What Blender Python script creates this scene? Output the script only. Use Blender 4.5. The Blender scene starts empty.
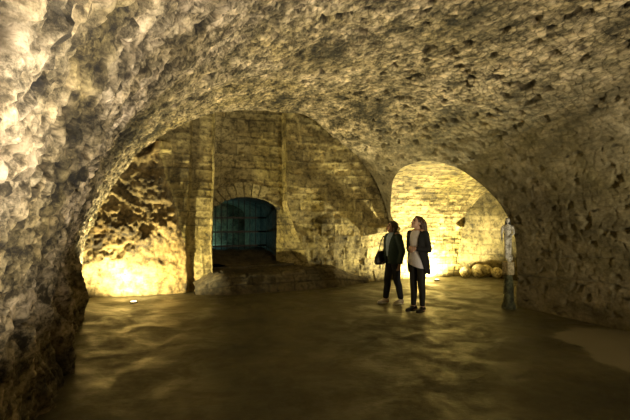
import bpy, bmesh, math, random
import numpy as np
from mathutils import Vector, Matrix, Euler

random.seed(7)
SC = bpy.context.scene
COL = SC.collection
# ------------------------------------------------------------------ camera, world, lights, exposure
A = np.array([-0.41, 0.912]); B = np.array([0.912, 0.41])       # hall axis (s) and across the hall (t)
def W(s, t, z=0.0):
    return Vector((A[0]*s + B[0]*t, A[1]*s + B[1]*t, z))

cam_d = bpy.data.cameras.new('camera'); cam = bpy.data.objects.new('camera', cam_d); COL.objects.link(cam)
cam_d.lens = 25.1; cam_d.sensor_width = 36.0; cam_d.clip_start = 0.05
cam.location = (0, 0, 1.6); cam.rotation_euler = (math.radians(91.3), 0, 0)
SC.camera = cam

wd = bpy.data.worlds.new('world'); SC.world = wd; wd.use_nodes = True
wd.node_tree.nodes['Background'].inputs[0].default_value = (0.9, 0.75, 0.4, 1)
wd.node_tree.nodes['Background'].inputs[1].default_value = 0.0

def lamp(name, kind, loc, target, color, energy, size=0.2, angle=90, blend=0.6):
    d = bpy.data.lights.new(name, kind); d.color = color; d.energy = energy
    if kind == 'SPOT':
        d.spot_size = math.radians(angle); d.spot_blend = blend; d.shadow_soft_size = size
    elif kind == 'AREA':
        d.shape = 'RECTANGLE'; d.size = size; d.size_y = size*0.6
    else:
        d.shadow_soft_size = size
    o = bpy.data.objects.new(name, d); COL.objects.link(o); o.location = loc
    if target is not None:
        o.rotation_euler = (Vector(target) - Vector(loc)).to_track_quat('-Z', 'Y').to_euler()
    return o

# floodlight near the left wall just behind the viewer, thrown up on the vault
lamp('lamp_near', 'SPOT', W(0.3, 0.95, 0.45), W(3.9, -0.1, 4.0), (1.0, 0.88, 0.68), 1150, 0.05, 84, 0.8)
# added unseen fill light far back on the right side, washing the crown and the right haunch
lamp('fill_right', 'SPOT', W(-1.2, 5.4, 0.5), W(3.6, 5.3, 3.9), (1.0, 0.87, 0.56), 1150, 0.15, 92, 0.8)
# uplight sunk in the floor at the foot of the rough rock, and one round the end of the left wall
lamp('lamp_rock', 'SPOT', W(9.22, 0.30, 0.07), W(9.50, 0.42, 0.9), (1.0, 0.85, 0.42), 640, 0.05, 172, 0.4)
lamp('lamp_pocket', 'SPOT', W(9.3, -0.95, 0.25), W(9.5, -0.2, 2.5), (1.0, 0.83, 0.42), 60, 0.05, 120, 0.8)
# uplight sunk in the floor of the alcove
lamp('lamp_alcove', 'SPOT', W(9.35, 7.75, 0.08), W(9.66, 7.72, 1.2), (1.0, 0.86, 0.44), 980, 0.05, 174, 0.3)
# greenish light behind the iron grille
lamp('lamp_grille', 'POINT', W(13.9, 2.55, 1.12), None, (0.40, 1.0, 0.92), 15, 0.04)

SC.view_settings.view_transform = 'Standard'
SC.view_settings.look = 'None'
SC.view_settings.gamma = 1.0
SC.view_settings.use_curve_mapping = False
SC.view_settings.exposure = 0.1

# ------------------------------------------------------------------ numpy noise
def hsh(ix, iy, iz=0, seed=0):
    h = (np.asarray(ix).astype(np.int64)*374761393 + np.asarray(iy).astype(np.int64)*668265263
         + np.asarray(iz).astype(np.int64)*2147483647 + seed*1274126177) & 0xffffffff
    h = ((h ^ (h >> 13))*1274126177) & 0xffffffff
    h = ((h ^ (h >> 16))*2246822519) & 0xffffffff
    h = h ^ (h >> 15)
    return (h & 0xffffff)/float(0xffffff)

def vnoise(x, y, z, seed=0):
    ix, iy, iz = np.floor(x), np.floor(y), np.floor(z)
    fx, fy, fz = x-ix, y-iy, z-iz
    fx, fy, fz = [f*f*f*(f*(f*6-15)+10) for f in (fx, fy, fz)]
    r = 0
    for dx in (0, 1):
        for dy in (0, 1):
            for dz in (0, 1):
                w = (fx if dx else 1-fx)*(fy if dy else 1-fy)*(fz if dz else 1-fz)
                r = r + w*hsh(ix+dx, iy+dy, iz+dz, seed)
    return r*2-1

def fbm(x, y, z, scale, oct=4, seed=0, gain=0.5):
    r = 0; a = 1.0; tot = 0
    for i in range(oct):
        f = scale*2.03**i
        r = r + a*vnoise(x*f+i*17.3, y*f-i*9.1, z*f+i*5.7, seed+i); tot += a; a *= gain
    return r/tot

def voro(x, y, seed=0, jit=0.9):
    ix, iy = np.floor(x), np.floor(y)
    f1 = np.full(x.shape, 9.0); f2 = np.full(x.shape, 9.0); cid = np.zeros(x.shape); tx = np.zeros(x.shape)
    for dx in (-1, 0, 1):
        for dy in (-1, 0, 1):
            cx, cy = ix+dx, iy+dy
            px = cx+0.5+(hsh(cx, cy, 1, seed)-0.5)*jit; py = cy+0.5+(hsh(cx, cy, 2, seed)-0.5)*jit
            d = np.maximum(np.abs(x-px), np.abs(y-py))*0.45+np.hypot(x-px, y-py)*0.55
            c = hsh(cx, cy, 3, seed); m = d < f1
            f2 = np.where(m, f1, np.minimum(f2, d)); cid = np.where(m, c, cid); f1 = np.where(m, d, f1)
            tx = np.where(m, (x-px)*(hsh(cx, cy, 4, seed)-0.5)+(y-py)*(hsh(cx, cy, 5, seed)-0.5), tx)
    return f1, f2-f1, cid, tx

def bricks(x, z, rowh=0.2, length=0.42, seed=0):
    """irregular coursed blocks: distance to the nearest joint in metres and a random number per block"""
    r = z/rowh; r = r+0.22*np.sin(r*2.1+seed)
    iz = np.floor(r); fz = r-iz; dz = np.minimum(fz, 1-fz)*rowh
    L = length*(0.75+0.6*hsh(iz, iz*0, 5, seed))
    u = x/L+hsh(iz, iz*0+3, 6, seed)*7
    iu = np.floor(u)
    b0 = iu+(hsh(iu, iz, 7, seed)-0.5)*0.5; b1 = iu+1+(hsh(iu+1, iz, 7, seed)-0.5)*0.5
    lo = u < b0; hi = u > b1
    cell = iu-lo*1+hi*1
    dx = np.minimum(np.abs(u-b0), np.abs(u-b1))*L
    return np.minimum(dx, dz), hsh(cell, iz, 8, seed)

def ss(a, b, x):
    t = np.clip((x-a)/(b-a), 0, 1); return t*t*(3-2*t)

# ------------------------------------------------------------------ materials
def nodes(name):
    m = bpy.data.materials.new(name); m.use_nodes = True; nt = m.node_tree
    return m, nt, nt.nodes['Principled BSDF']
def N(nt, typ, **kw):
    n = nt.nodes.new(typ)
    for k, v in kw.items():
        if k in n.inputs.keys(): n.inputs[k].default_value = v
        else: setattr(n, k, v)
    return n
def ramp(nt, fac, stops):
    r = nt.nodes.new('ShaderNodeValToRGB'); e = r.color_ramp.elements
    while len(e) > 1: e.remove(e[-1])
    for i, (p, c) in enumerate(stops):
        el = e[0] if i == 0 else e.new(p)
        el.position = p; el.color = (*c, 1) if len(c) == 3 else c
    nt.links.new(fac, r.inputs[0]); return r.outputs[0]
def mix(nt, mode, fac, a, b):
    m = nt.nodes.new('ShaderNodeMix'); m.data_type = 'RGBA'; m.blend_type = mode
    if isinstance(fac, float): m.inputs[0].default_value = fac
    else: nt.links.new(fac, m.inputs[0])
    for k, v in ((6, a), (7, b)):
        if isinstance(v, tuple): m.inputs[k].default_value = (*v, 1)
        else: nt.links.new(v, m.inputs[k])
    return m.outputs[2]
def coords(nt, scale=(1, 1, 1)):
    tc = nt.nodes.new('ShaderNodeTexCoord'); mp = nt.nodes.new('ShaderNodeMapping')
    mp.inputs['Rotation'].default_value = (0, 0, -math.atan2(0.41, 0.912)); mp2 = nt.nodes.new('ShaderNodeMapping')
    mp2.inputs['Scale'].default_value = scale
    nt.links.new(tc.outputs['Object'], mp.inputs[0]); nt.links.new(mp.outputs[0], mp2.inputs[0])
    return mp2.outputs[0]
def noise(nt, vec, scale, detail=6, rough=0.6, dist=0.0):
    n = nt.nodes.new('ShaderNodeTexNoise'); n.inputs['Scale'].default_value = scale
    n.inputs['Detail'].default_value = detail; n.inputs['Roughness'].default_value = rough
    n.inputs['Distortion'].default_value = dist
    nt.links.new(vec, n.inputs['Vector']); return n.outputs[0]

def stone(name, light, mid, dark, moss, stretch=(1, 1, 1), stain=0.5, bump=0.6, fine=9.0, rough=0.8, blot=1.1, pits=False):
    m, nt, p = nodes(name)
    v = coords(nt, stretch); v0 = coords(nt)
    n1 = noise(nt, v, blot, 10, 0.72, 0.0)
    base = ramp(nt, n1, [(0.38, dark), (0.47, mid), (0.57, light)])
    base2 = ramp(nt, n1, [(0.36, (0.24, 0.21, 0.14)), (0.48, (0.34, 0.30, 0.20)), (0.60, (0.46, 0.41, 0.29))])
    at = nt.nodes.new('ShaderNodeAttribute'); at.attribute_name = 'tone'
    tone = ramp(nt, at.outputs['Fac'], [(0.0, (0.45, 0.42, 0.36)), (0.5, (0.9, 0.9, 0.88)), (1.0, (1.25, 1.2, 1.1))])
    c = mix(nt, 'MULTIPLY', 0.75, base, tone)
    n2 = noise(nt, v, fine, 8, 0.75)
    f2 = ramp(nt, n2, [(0.40, (0.16, 0.14, 0.09)), (0.50, (0.85, 0.84, 0.8)), (0.6, (1.15, 1.15, 1.15))])
    c = mix(nt, 'MULTIPLY', 0.8, c, f2)
    if pits:
        n6 = noise(nt, v, 4.5, 12, 0.80, 0.0)
        c = mix(nt, 'MULTIPLY', 1.0, c, ramp(nt, n6, [(0.40, (0.20, 0.18, 0.11)), (0.49, (0.80, 0.78, 0.70)), (0.58, (1.35, 1.30, 1.24))]))
        wa = nt.nodes.new('ShaderNodeAttribute'); wa.attribute_name = 'worn'
        c = mix(nt, 'MIX', wa.outputs['Fac'], c, mix(nt, 'MULTIPLY', 1.0, base2, ramp(nt, noise(nt, v0, 5.0, 10, 0.75), [(0.35, (0.42, 0.40, 0.32)), (0.5, (0.80, 0.78, 0.7)), (0.62, (1.05, 1.02, 0.98))])))
    n3 = noise(nt, v0, 0.55, 5, 0.6, 0.8)
    f3 = ramp(nt, n3, [(0.50-0.12*stain, (0, 0, 0)), (0.72-0.12*stain, (1, 1, 1))])
    c = mix(nt, 'MIX', f3, c, mix(nt, 'MULTIPLY', 1.0, c, moss))
    jn = nt.nodes.new('ShaderNodeAttribute'); jn.attribute_name = 'joint'
    c = mix(nt, 'MULTIPLY', jn.outputs['Fac'], c, (0.25, 0.23, 0.19))
    if pits:
        wn = nt.nodes.new('ShaderNodeTexNoise'); wn.inputs['Scale'].default_value = 3.0; nt.links.new(v0, wn.inputs['Vector'])
        vm = nt.nodes.new('ShaderNodeVectorMath'); vm.operation = 'MULTIPLY_ADD'; nt.links.new(wn.outputs['Color'], vm.inputs[0])
        vm.inputs[1].default_value = (0.25, 0.25, 0.25); nt.links.new(v, vm.inputs[2])
        vo = nt.nodes.new('ShaderNodeTexVoronoi'); vo.inputs['Scale'].default_value = 6.5; nt.links.new(vm.outputs[0], vo.inputs['Vector'])
        pf = ramp(nt, vo.outputs['Distance'], [(0.10, (1, 1, 1)), (0.26, (0, 0, 0))])
        sel = ramp(nt, noise(nt, v, 2.6, 4, 0.6), [(0.50, (0, 0, 0)), (0.56, (1, 1, 1))])
        pf = mix(nt, 'MULTIPLY', 1.0, pf, sel)
        c = mix(nt, 'MIX', pf, c, mix(nt, 'MULTIPLY', 1.0, c, (0.16, 0.14, 0.12)))
    nt.links.new(c, p.inputs['Base Color'])
    p.inputs['Roughness'].default_value = rough
    b1 = nt.nodes.new('ShaderNodeBump'); b1.inputs['Strength'].default_value = bump; b1.inputs['Distance'].default_value = 0.05
    n4 = noise(nt, v, fine*0.8, 10, 0.78)
    nt.links.new(n4, b1.inputs['Height']); nt.links.new(b1.outputs[0], p.inputs['Normal'])
    return m

M_vault = stone('vault_rubble', (0.66, 0.57, 0.45), (0.40, 0.34, 0.24), (0.085, 0.072, 0.042), (0.66, 0.64, 0.44), (1, 0.42, 1), 0.35, 1.0, 9.0, pits=True)
M_mason = stone('block_masonry', (0.50, 0.42, 0.20), (0.33, 0.27, 0.12), (0.12, 0.095, 0.04), (0.6, 0.58, 0.35), (1, 1, 1.2), 0.5, 0.6, 9.0)
M_rock = stone('raw_rock', (0.42, 0.32, 0.15), (0.20, 0.15, 0.065), (0.045, 0.032, 0.014), (0.7, 0.6, 0.4), (1, 1, 1), 0.4, 0.9, 6.0)
M_alc = stone('alcove_rubble', (0.60, 0.50, 0.26), (0.44, 0.36, 0.17), (0.16, 0.13, 0.06), (0.75, 0.75, 0.5), (0.6, 1, 1.3), 0.4, 0.7, 9.0)
M_block = stone('cut_stone', (0.50, 0.43, 0.22), (0.36, 0.30, 0.15), (0.16, 0.13, 0.07), (0.7, 0.7, 0.5), (1, 1, 1), 0.3, 0.3, 14.0)
M_ball = stone('ball_stone', (0.78, 0.70, 0.48), (0.68, 0.60, 0.38), (0.45, 0.39, 0.24), (0.8, 0.8, 0.6), (1, 1, 1), 0.3, 0.25, 12.0, 0.75, 3.0)
M_end = stone('shaded_weathered_masonry', (0.30, 0.25, 0.13), (0.20, 0.165, 0.08), (0.07, 0.06, 0.03), (0.7, 0.7, 0.5), (1, 1, 1), 0.5, 0.6, 8.0)  # weathered end wall, colour also darkened to paint in its shade
M_shade_dirt = stone('shaded_dark_earth', (0.16, 0.125, 0.07), (0.10, 0.08, 0.045), (0.035, 0.028, 0.015), (0.7, 0.7, 0.5), (1, 1, 1), 0.4, 0.8, 9.0)  # earth tone kept dark to paint the shade on tunnel, sill and ledge
M_top_block = stone('pale_block', (0.75, 0.66, 0.48), (0.62, 0.54, 0.38), (0.35, 0.30, 0.2), (0.9, 0.9, 0.8), (1, 1, 1), 0.2, 0.2, 14.0)
M_green = stone('mossy_stone', (0.14, 0.15, 0.09), (0.09, 0.10, 0.06), (0.03, 0.035, 0.02), (0.7, 0.8, 0.6), (1, 1, 1), 0.5, 0.5, 16.0, 0.7, 4.0)

def floor_mat():
    m, nt, p = nodes('wet_concrete')
    v = coords(nt)
    n1 = noise(nt, v, 0.7, 8, 0.62, 0.4); n2 = noise(nt, v, 9, 8, 0.7); n3 = noise(nt, v, 1.7, 7, 0.6, 0.7)
    c = ramp(nt, n1, [(0.34, (0.042, 0.037, 0.018)), (0.5, (0.080, 0.070, 0.034)), (0.66, (0.135, 0.118, 0.060))])
    c = mix(nt, 'MULTIPLY', 0.6, c, ramp(nt, n2, [(0.35, (0.45, 0.42, 0.35)), (0.6, (1.1, 1.1, 1.1))]))
    # dry patch with a ragged outline by the right wall
    at = nt.nodes.new('ShaderNodeAttribute'); at.attribute_name = 'dry'
    c = mix(nt, 'MIX', at.outputs['Fac'], c, (0.25, 0.22, 0.15))
    nt.links.new(c, p.inputs['Base Color'])
    r = ramp(nt, n3, [(0.38, (0.36,)*3), (0.48, (0.52,)*3), (0.60, (0.72,)*3)])
    r = mix(nt, 'MIX', at.outputs['Fac'], r, (0.8, 0.8, 0.8))
    nt.links.new(r, p.inputs['Roughness'])
    b = nt.nodes.new('ShaderNodeBump'); b.inputs['Strength'].default_value = 0.45; b.inputs['Distance'].default_value = 0.03
    nt.links.new(noise(nt, v, 4.0, 10, 0.7), b.inputs['Height']); nt.links.new(b.outputs[0], p.inputs['Normal'])
    return m
M_floor = floor_mat()

def plain(name, col, rough=0.7, metal=0.0, var=0.25, scale=30.0, emit=None, bump=0.15):
    m, nt, p = nodes(name)
    tc = nt.nodes.new('ShaderNodeTexCoord'); n = noise(nt, tc.outputs['Object'], scale, 4, 0.6)
    lo = tuple(c*(1-var) for c in col); hi = tuple(min(1, c*(1+var)) for c in col)
    nt.links.new(ramp(nt, n, [(0.3, lo), (0.7, hi)]), p.inputs['Base Color'])
    p.inputs['Roughness'].default_value = rough; p.inputs['Metallic'].default_value = metal
    b = nt.nodes.new('ShaderNodeBump'); b.inputs['Strength'].default_value = bump; b.inputs['Distance'].default_value = 0.01
    nt.links.new(n, b.inputs['Height']); nt.links.new(b.outputs[0], p.inputs['Normal'])
    if emit:
        p.inputs['Emission Color'].default_value = (*emit[0], 1); p.inputs['Emission Strength'].default_value = emit[1]
    return m
M_iron = plain('wrought_iron', (0.05, 0.04, 0.035), 0.6, 0.6, 0.4, 40)
M_skin = plain('skin', (0.55, 0.33, 0.24), 0.5, 0, 0.08, 20)
M_lip = plain('lips', (0.38, 0.13, 0.11), 0.45, 0, 0.1, 20)
M_eye = plain('eye_dark', (0.03, 0.02, 0.015), 0.2, 0, 0.1, 20)
M_hair_s = plain('dark_short_hair', (0.035, 0.02, 0.013), 0.45, 0, 0.4, 90, bump=0.6)
M_hair_l = plain('brown_long_hair', (0.06, 0.028, 0.015), 0.45, 0, 0.4, 70, bump=0.6)
M_jacket = plain('dark_green_jacket', (0.010, 0.030, 0.026), 0.7, 0, 0.3, 40)
M_trouser = plain('navy_trousers', (0.010, 0.013, 0.024), 0.8, 0, 0.3, 60)
M_shirt = plain('pale_blue_shirt', (0.30, 0.38, 0.50), 0.8, 0, 0.15, 50)
M_top = plain('pale_grey_top', (0.85, 0.82, 0.95), 0.8, 0, 0.08, 40)
M_cardi = plain('black_knit', (0.008, 0.008, 0.010), 0.85, 0, 0.3, 120)
M_legg = plain('black_leggings', (0.010, 0.009, 0.011), 0.7, 0, 0.3, 60)
M_shoeb = plain('black_leather', (0.012, 0.010, 0.010), 0.4, 0, 0.3, 60)
M_shoew = plain('pale_trainer', (0.55, 0.48, 0.40), 0.6, 0, 0.1, 60)
M_sole = plain('white_sole', (0.75, 0.70, 0.62), 0.6, 0, 0.1, 60)
M_bag = plain('black_bag_leather', (0.012, 0.011, 0.012), 0.5, 0, 0.3, 50)
M_statue = stone('statue_stone', (0.95, 0.94, 0.93), (0.85, 0.84, 0.83), (0.05, 0.05, 0.06), (0.6, 0.6, 0.6), (1, 1, 1), 0.3, 0.3, 18.0, 0.6, 7.0)
M_stain = plain('blackened_stone', (0.04, 0.04, 0.04), 0.7, 0, 0.5, 25)
M_dark = plain('black_painted_metal', (0.015, 0.015, 0.015), 0.5, 0.3, 0.2, 30)
M_glass = plain('lamp_glass', (0.9, 0.85, 0.7), 0.1, 0, 0.02, 5, emit=((1.0, 0.8, 0.4), 6.0))

# ------------------------------------------------------------------ mesh helpers
def tag(o, label=None, cat=None, group=None, kind=None):
    if label: o['label'] = label
    if cat: o['category'] = cat
    if group: o['group'] = group
    if kind: o['kind'] = kind
    return o

def empty(name, loc, rz=0.0):
    o = bpy.data.objects.new(name, None); COL.objects.link(o); o.location = loc; o.rotation_euler = (0, 0, rz)
    o.empty_display_size = 0.1
    return o

def grid_normals(P):
    du = np.gradient(P, axis=0); dv = np.gradient(P, axis=1)
    n = np.cross(du, dv); l = np.linalg.norm(n, axis=2, keepdims=True); l[l < 1e-9] = 1
    return n/l

class Acc:
    """collects patches of grids as one mesh object"""
    def __init__(s): s.v = []; s.f = []; s.t = []; s.j = []; s.w = []; s.n = 0
    def add(s, P, tone, joint, mask=None, worn=None):
        a, b = P.shape[:2]
        idx = np.arange(a*b).reshape(a, b)
        q = np.stack([idx[:-1, :-1], idx[1:, :-1], idx[1:, 1:], idx[:-1, 1:]], axis=2).reshape(-1, 4)
        if mask is not None: q = q[mask.reshape(-1)]
        if len(q) == 0: return
        used, inv = np.unique(q, return_inverse=True)
        q = inv.reshape(-1, 4)+s.n
        s.v.append(P.reshape(-1, 3)[used]); s.t.append(tone.reshape(-1)[used]); s.j.append(joint.reshape(-1)[used])
        s.w.append((worn if worn is not None else np.zeros(P.shape[:2])).reshape(-1)[used])
        s.f.append(q); s.n += len(used)
    def build(s, name, mat, parent=None, extra=None):
        v = np.concatenate(s.v); f = np.concatenate(s.f)
        me = bpy.data.meshes.new(name)
        me.vertices.add(len(v)); me.vertices.foreach_set('co', v.astype(np.float32).ravel())
        me.loops.add(len(f)*4); me.loops.foreach_set('vertex_index', f.astype(np.int32).ravel())
        me.polygons.add(len(f)); me.polygons.foreach_set('loop_start', np.arange(0, len(f)*4, 4, dtype=np.int32))
        me.polygons.foreach_set('use_smooth', np.ones(len(f), dtype=bool))
        me.update(calc_edges=True)
        for nm, arr in (('tone', np.concatenate(s.t)), ('joint', np.concatenate(s.j)), ('worn', np.concatenate(s.w))):
            at = me.attributes.new(extra or nm if nm == 'tone' else nm, 'FLOAT', 'POINT')
            at.data.foreach_set('value', arr.astype(np.float32))
        me.materials.append(mat)
        o = bpy.data.objects.new(name, me); COL.objects.link(o)
        if parent: o.parent = parent
        return o

def toW(S, T, Z):
    return np.stack([A[0]*S+B[0]*T, A[1]*S+B[1]*T, Z], axis=2)

def warp(S, T, Z, amp=0.07):
    """one displacement field shared by every surface so neighbours stay joined"""
    k = ss(-0.02, 0.25, Z)
    dS = amp*fbm(S, T, Z, 0.7, 3, 11)*k; dT = amp*fbm(S, T, Z, 0.7, 3, 23)*k; dZ = amp*fbm(S, T, Z, 0.7, 3, 37)*k
    return S+dS, T+dT, Z+dZ

def displace(S, T, Z, rel, flip=1, amp=0.07):
    """rel > 0 comes out into the room; flip gives the side"""
    S2, T2, Z2 = warp(S, T, Z, amp)
    P = toW(S2, T2, Z2)
    n = grid_normals(toW(S, T, Z))*flip
    return P+n*rel[..., None]

# hall profile --------------------------------------------------------
TC, HW, Z0, CR = 3.05, 3.7, 0.4, 4.08
def z_main(t):
    u = np.clip(np.abs(t-TC)/HW, 0, 1); n = np.where(t > TC, 2.3, 2.02)
    return Z0+(CR-Z0)*(1-u**n)**(1/n)
def prof(n):
    th = np.linspace(math.pi, 0, 4000)
    t = TC+HW*np.sign(np.cos(th))*np.abs(np.cos(th))**(1.0); z = z_main(t)
    t = np.concatenate([[TC-HW], t, [TC+HW]]); z = np.concatenate([[-0.08], z, [-0.08]])
    L = np.concatenate([[0], np.cumsum(np.hypot(np.diff(t), np.diff(z)))])
    u = np.linspace(0, L[-1], n)
    return np.interp(u, L, t), np.interp(u, L, z), u, (L, t, z)
S1, S2_, SE = 5.9, 9.9, 9.1       # transverse alcove from s=5.9 to 9.9, end wall t=9.1
SMID, SHW, TZ0, TCR = 7.9, 2.0, 0.8, 2.86
def z_tr(s):
    u = np.clip(np.abs(s-SMID)/SHW, 0, 1); n = np.where(s < SMID, 2.25, 2.4); return TZ0+(TCR-TZ0)*(1-u**n)**(1/n)
_tt = np.linspace(TC, TC+HW, 3000); _zz = z_main(_tt)
def t_main(z):
    return np.where(z <= Z0, TC+HW, np.interp(-np.asarray(z), -_zz, _tt))

def rubble(S, Uarc, X, Y, Z, cell=0.085, stretch=1.4, seed=3, depth=0.022):
    wx = 0.05*fbm(X, Y, Z, 3.0, 3, 71); wy = 0.05*fbm(X, Y, Z, 3.0, 3, 72)
    f1, e, c, tx = voro((S+wx)/(cell*stretch), (Uarc+wy)/cell, seed)
    e = e*cell
    rel = depth*np.clip(e/0.018, 0, 1)**0.7 + (c-0.5)*depth*1.5 + tx*0.045
    miss = (c < 0.07)
    rel = rel-miss*0.08*np.clip(e/0.02, 0, 1)
    joint = np.maximum(1-np.clip(e/0.018, 0, 1), miss*0.9)
    return rel, (c*7.13) % 1, joint

acc = {k: Acc() for k in ('ceiling', 'wall_left', 'wall_right')}
def emit_main(S, T, Z, Uarc, edgew):
    X = S; Y = T
    rel, tone, joint = rubble(S, Uarc, X, Y, Z)
    # stones loosen and grow towards the near left haunch, plaster skin on the right
    leftness = ss(4.2, 0.5, T)
    rel = rel*(0.55+0.9*leftness)
    rel = rel+0.045*fbm(X*0.6, Y, Z, 1.6, 4, 5, 0.5)*(1+0.3*leftness)+0.010*fbm(X*0.7, Y, Z, 14, 3, 6)
    right = ss(5.0, 6.3, T)
    rel = rel*(1-0.45*right); joint = joint*(1-0.75*right); tone = tone*(1-0.6*right)+0.5*0.6*right
    ck = np.abs(Z-0.62-0.10*fbm(S, S*0, S*0, 1.1, 4, 33)); ck2 = np.abs(Z-0.95-0.12*fbm(S, S*0+2, S*0, 0.9, 4, 34))
    rel = rel-right*0.03*(ss(0.03, 0.0, ck)+ss(0.02, 0.0, ck2)*0.6)
    # raw rock outcrop at the foot of the left wall
    low = ss(1.5, 0.7, Z)*(T < TC)
    outc = low*(ss(2.5, 4.5, S)*ss(9.0, 7.8, S))
    strata = np.abs(fbm(S*2.2+Z*1.3, T, Z*0.55-S*0.3, 1.6, 5, 91))
    rel = rel*(1-0.8*outc)+outc*(0.02+0.30*strata+0.10*ss(1.3, 0.2, Z)-0.06)
    joint = joint*(1-outc); tone = tone*(1-outc)+outc*0.35
    rel = rel*edgew
    P = displace(S, T, Z, rel, FL)
    fz = (Z[:-1, :-1]+Z[1:, 1:])*0.5; ft = (T[:-1, :-1]+T[1:, 1:])*0.5
    ml = (fz < 1.35) & (ft < TC); mr = (fz < 1.35) & (ft > TC)
    worn = ss(4.9, 6.5, T+0.5*fbm(S, T, Z, 0.8, 3, 55))*0.85
    acc['wall_left'].add(P, tone, joint, ml, worn); acc['wall_right'].add(P, tone, joint, mr, worn)
    acc['ceiling'].add(P, tone, joint, ~(ml | mr), worn)
FL = 1
# section 1 : s from behind the viewer to the corner of the alcove
svals = np.concatenate([np.arange(-4.5, 0.6, 0.16), np.arange(0.6, 5.92, 0.0145)])
t_, z_, u_, tab = prof(760)
S, T = np.meshgrid(svals, t_, indexing='ij'); _, Z = np.meshgrid(svals, z_, indexing='ij'); _, U = np.meshgrid(svals, u_, indexing='ij')
emit_main(S, T, Z, U, np.ones_like(S))
# section 2 : s from the corner to the back, cut along the groin with the alcove vault
q = np.linspace(0, 1, 40); sv2 = np.concatenate([S1+0.004+0.5*q**2, np.arange(S1+0.52, S2_, 0.026), [S2_]])
L, pt, pz = tab
rowsT, rowsZ, rowsU = [], [], []
half = len(pt)//2
for s in sv2:
    zi = float(z_tr(s)); te = float(t_main(zi))
    Lend = np.interp(te, pt[half:-1], L[half:-1])
    uu = np.linspace(0, Lend, 360); rowsU.append(uu); rowsT.append(np.interp(uu, L, pt)); rowsZ.append(np.interp(uu, L, pz))
T = np.array(rowsT); Z = np.array(rowsZ); U = np.array(rowsU); S = np.repeat(sv2[:, None], 360, axis=1)
edge = ss(0.0, 0.15, U[:, -1:]-U)
# the arch on the left ends short of the back wall
S = S-0.62*ss(5.3, 3.6, T)*ss(6.5, 9.9, S)
emit_main(S, T, Z, U, edge)
c_obj = acc['ceiling'].build('ceiling', M_vault)
l_obj = acc['wall_left'].build('wall_left', M_vault)
r_obj = acc['wall_right'].build('wall_right', M_vault)
tag(c_obj, 'low rubble stone barrel vault over the whole hall', kind='structure')
tag(l_obj, 'rough dark left wall of bare rock below the vault', kind='structure')
tag(r_obj, 'stained plastered right wall curving into the vault', kind='structure')

# rim and pocket behind the arch on the left --------------------------
pk = Acc()
th = np.linspace(0, 1, 200); tt = TC-HW+(5.3-TC+HW)*th
def shell(off, s0, s1, ns):
    sv = np.linspace(s0, s1, ns)
    hw = HW+off; cr = CR+off
    t = TC-hw+(5.3-TC+hw)*th**1.3
    u = np.clip(np.abs(t-TC)/hw, 0, 1); n = np.where(t > TC, 2.3, 2.02)
    z = Z0+(cr-Z0)*(1-u**n)**(1/n); z[0] = -0.08
    S, T = np.meshgrid(sv, t, indexing='ij'); _, Z = np.meshgrid(sv, z, indexing='ij')
    return S, T, Z
S, T, Z = shell(0.85, 8.7, 10.1, 30)
rel = 0.06*fbm(S, T, Z, 1.5, 4, 44)
P = displace(S, T, Z, rel, 1)
pk.add(P, np.full(S.shape, 0.5), np.zeros(S.shape))
# ring face closing the arch thickness, seen from behind only
n = 14; kk = np.linspace(0, 1, n)
S0, T0, Z0_ = shell(0.0, 8.8, 8.8, 1); Sb, Tb, Zb = shell(0.9, 8.8, 8.8, 1)
Sr = np.repeat(S0*0+9.0, n, axis=0); Tr = T0*(1-kk[:, None])+Tb*kk[:, None]; Zr = Z0_*(1-kk[:, None])+Zb*kk[:, None]
Zr = np.where(Zr < 0, -0.08, Zr)
pk.add(displace(Sr, Tr, Zr, 0.03*fbm(Sr, Tr, Zr, 2, 3, 3)), np.full(Sr.shape, 0.5), np.zeros(Sr.shape))
tag(pk.build('trim_1', M_rock), kind='structure', label='rock pocket behind the end of the left wall')

# transverse alcove ---------------------------------------------------
sp = np.linspace(S1, S2_, 4000); zp = z_tr(sp)
sp = np.concatenate([[S1], sp, [S2_]]); zp = np.concatenate([[-0.08], zp, [-0.08]])
Lp = np.concatenate([[0], np.cumsum(np.hypot(np.diff(sp), np.diff(zp)))])
uu = np.linspace(0, Lp[-1], 300); s_ = np.interp(uu, Lp, sp); zt = np.interp(uu, Lp, zp)
kk = np.linspace(0, 1, 130)
T = t_main(zt)[:, None]*(1-kk)[None, :]+(9.2+0.9*(9.9-s_))[:, None]*kk[None, :]
S = np.repeat(s_[:, None], 130, axis=1); Z = np.repeat(zt[:, None], 130, axis=1); U = np.repeat(uu[:, None], 130, axis=1)
# coursed rubble running along the alcove
wx = 0.03*fbm(S, T, Z, 2.5, 2, 81)
d, cid = bricks(T+wx*2, U+wx, 0.125, 0.27, 4)
rel = 0.016*np.clip(d/0.022, 0, 1)+(cid-0.5)*0.028+0.03*fbm(S, T, Z, 2.5, 4, 6)
joint = (1-np.clip(d/0.014, 0, 1))
edge = ss(0.0, 0.12, T-t_main(zt)[:, None])
def dent(P0, t, z, tc, zc, wt, wz, depth):
    m = ss(1.15, 0.8, np.maximum(np.abs(t-tc)/wt, np.abs(z-zc)/wz)); return P0-depth*m
far = (S > 8.5)
rel = np.where(far, dent(rel, T, Z, 6.62, 1.3, 0.22, 0.13, 0.28), rel)
rel = np.where(far, dent(rel, T, Z, 8.95, 1.35, 0.09, 0.08, 0.12), rel)
tr = Acc(); tr.add(displace(S, T, Z, rel*edge, -1), cid, joint*edge)
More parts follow.
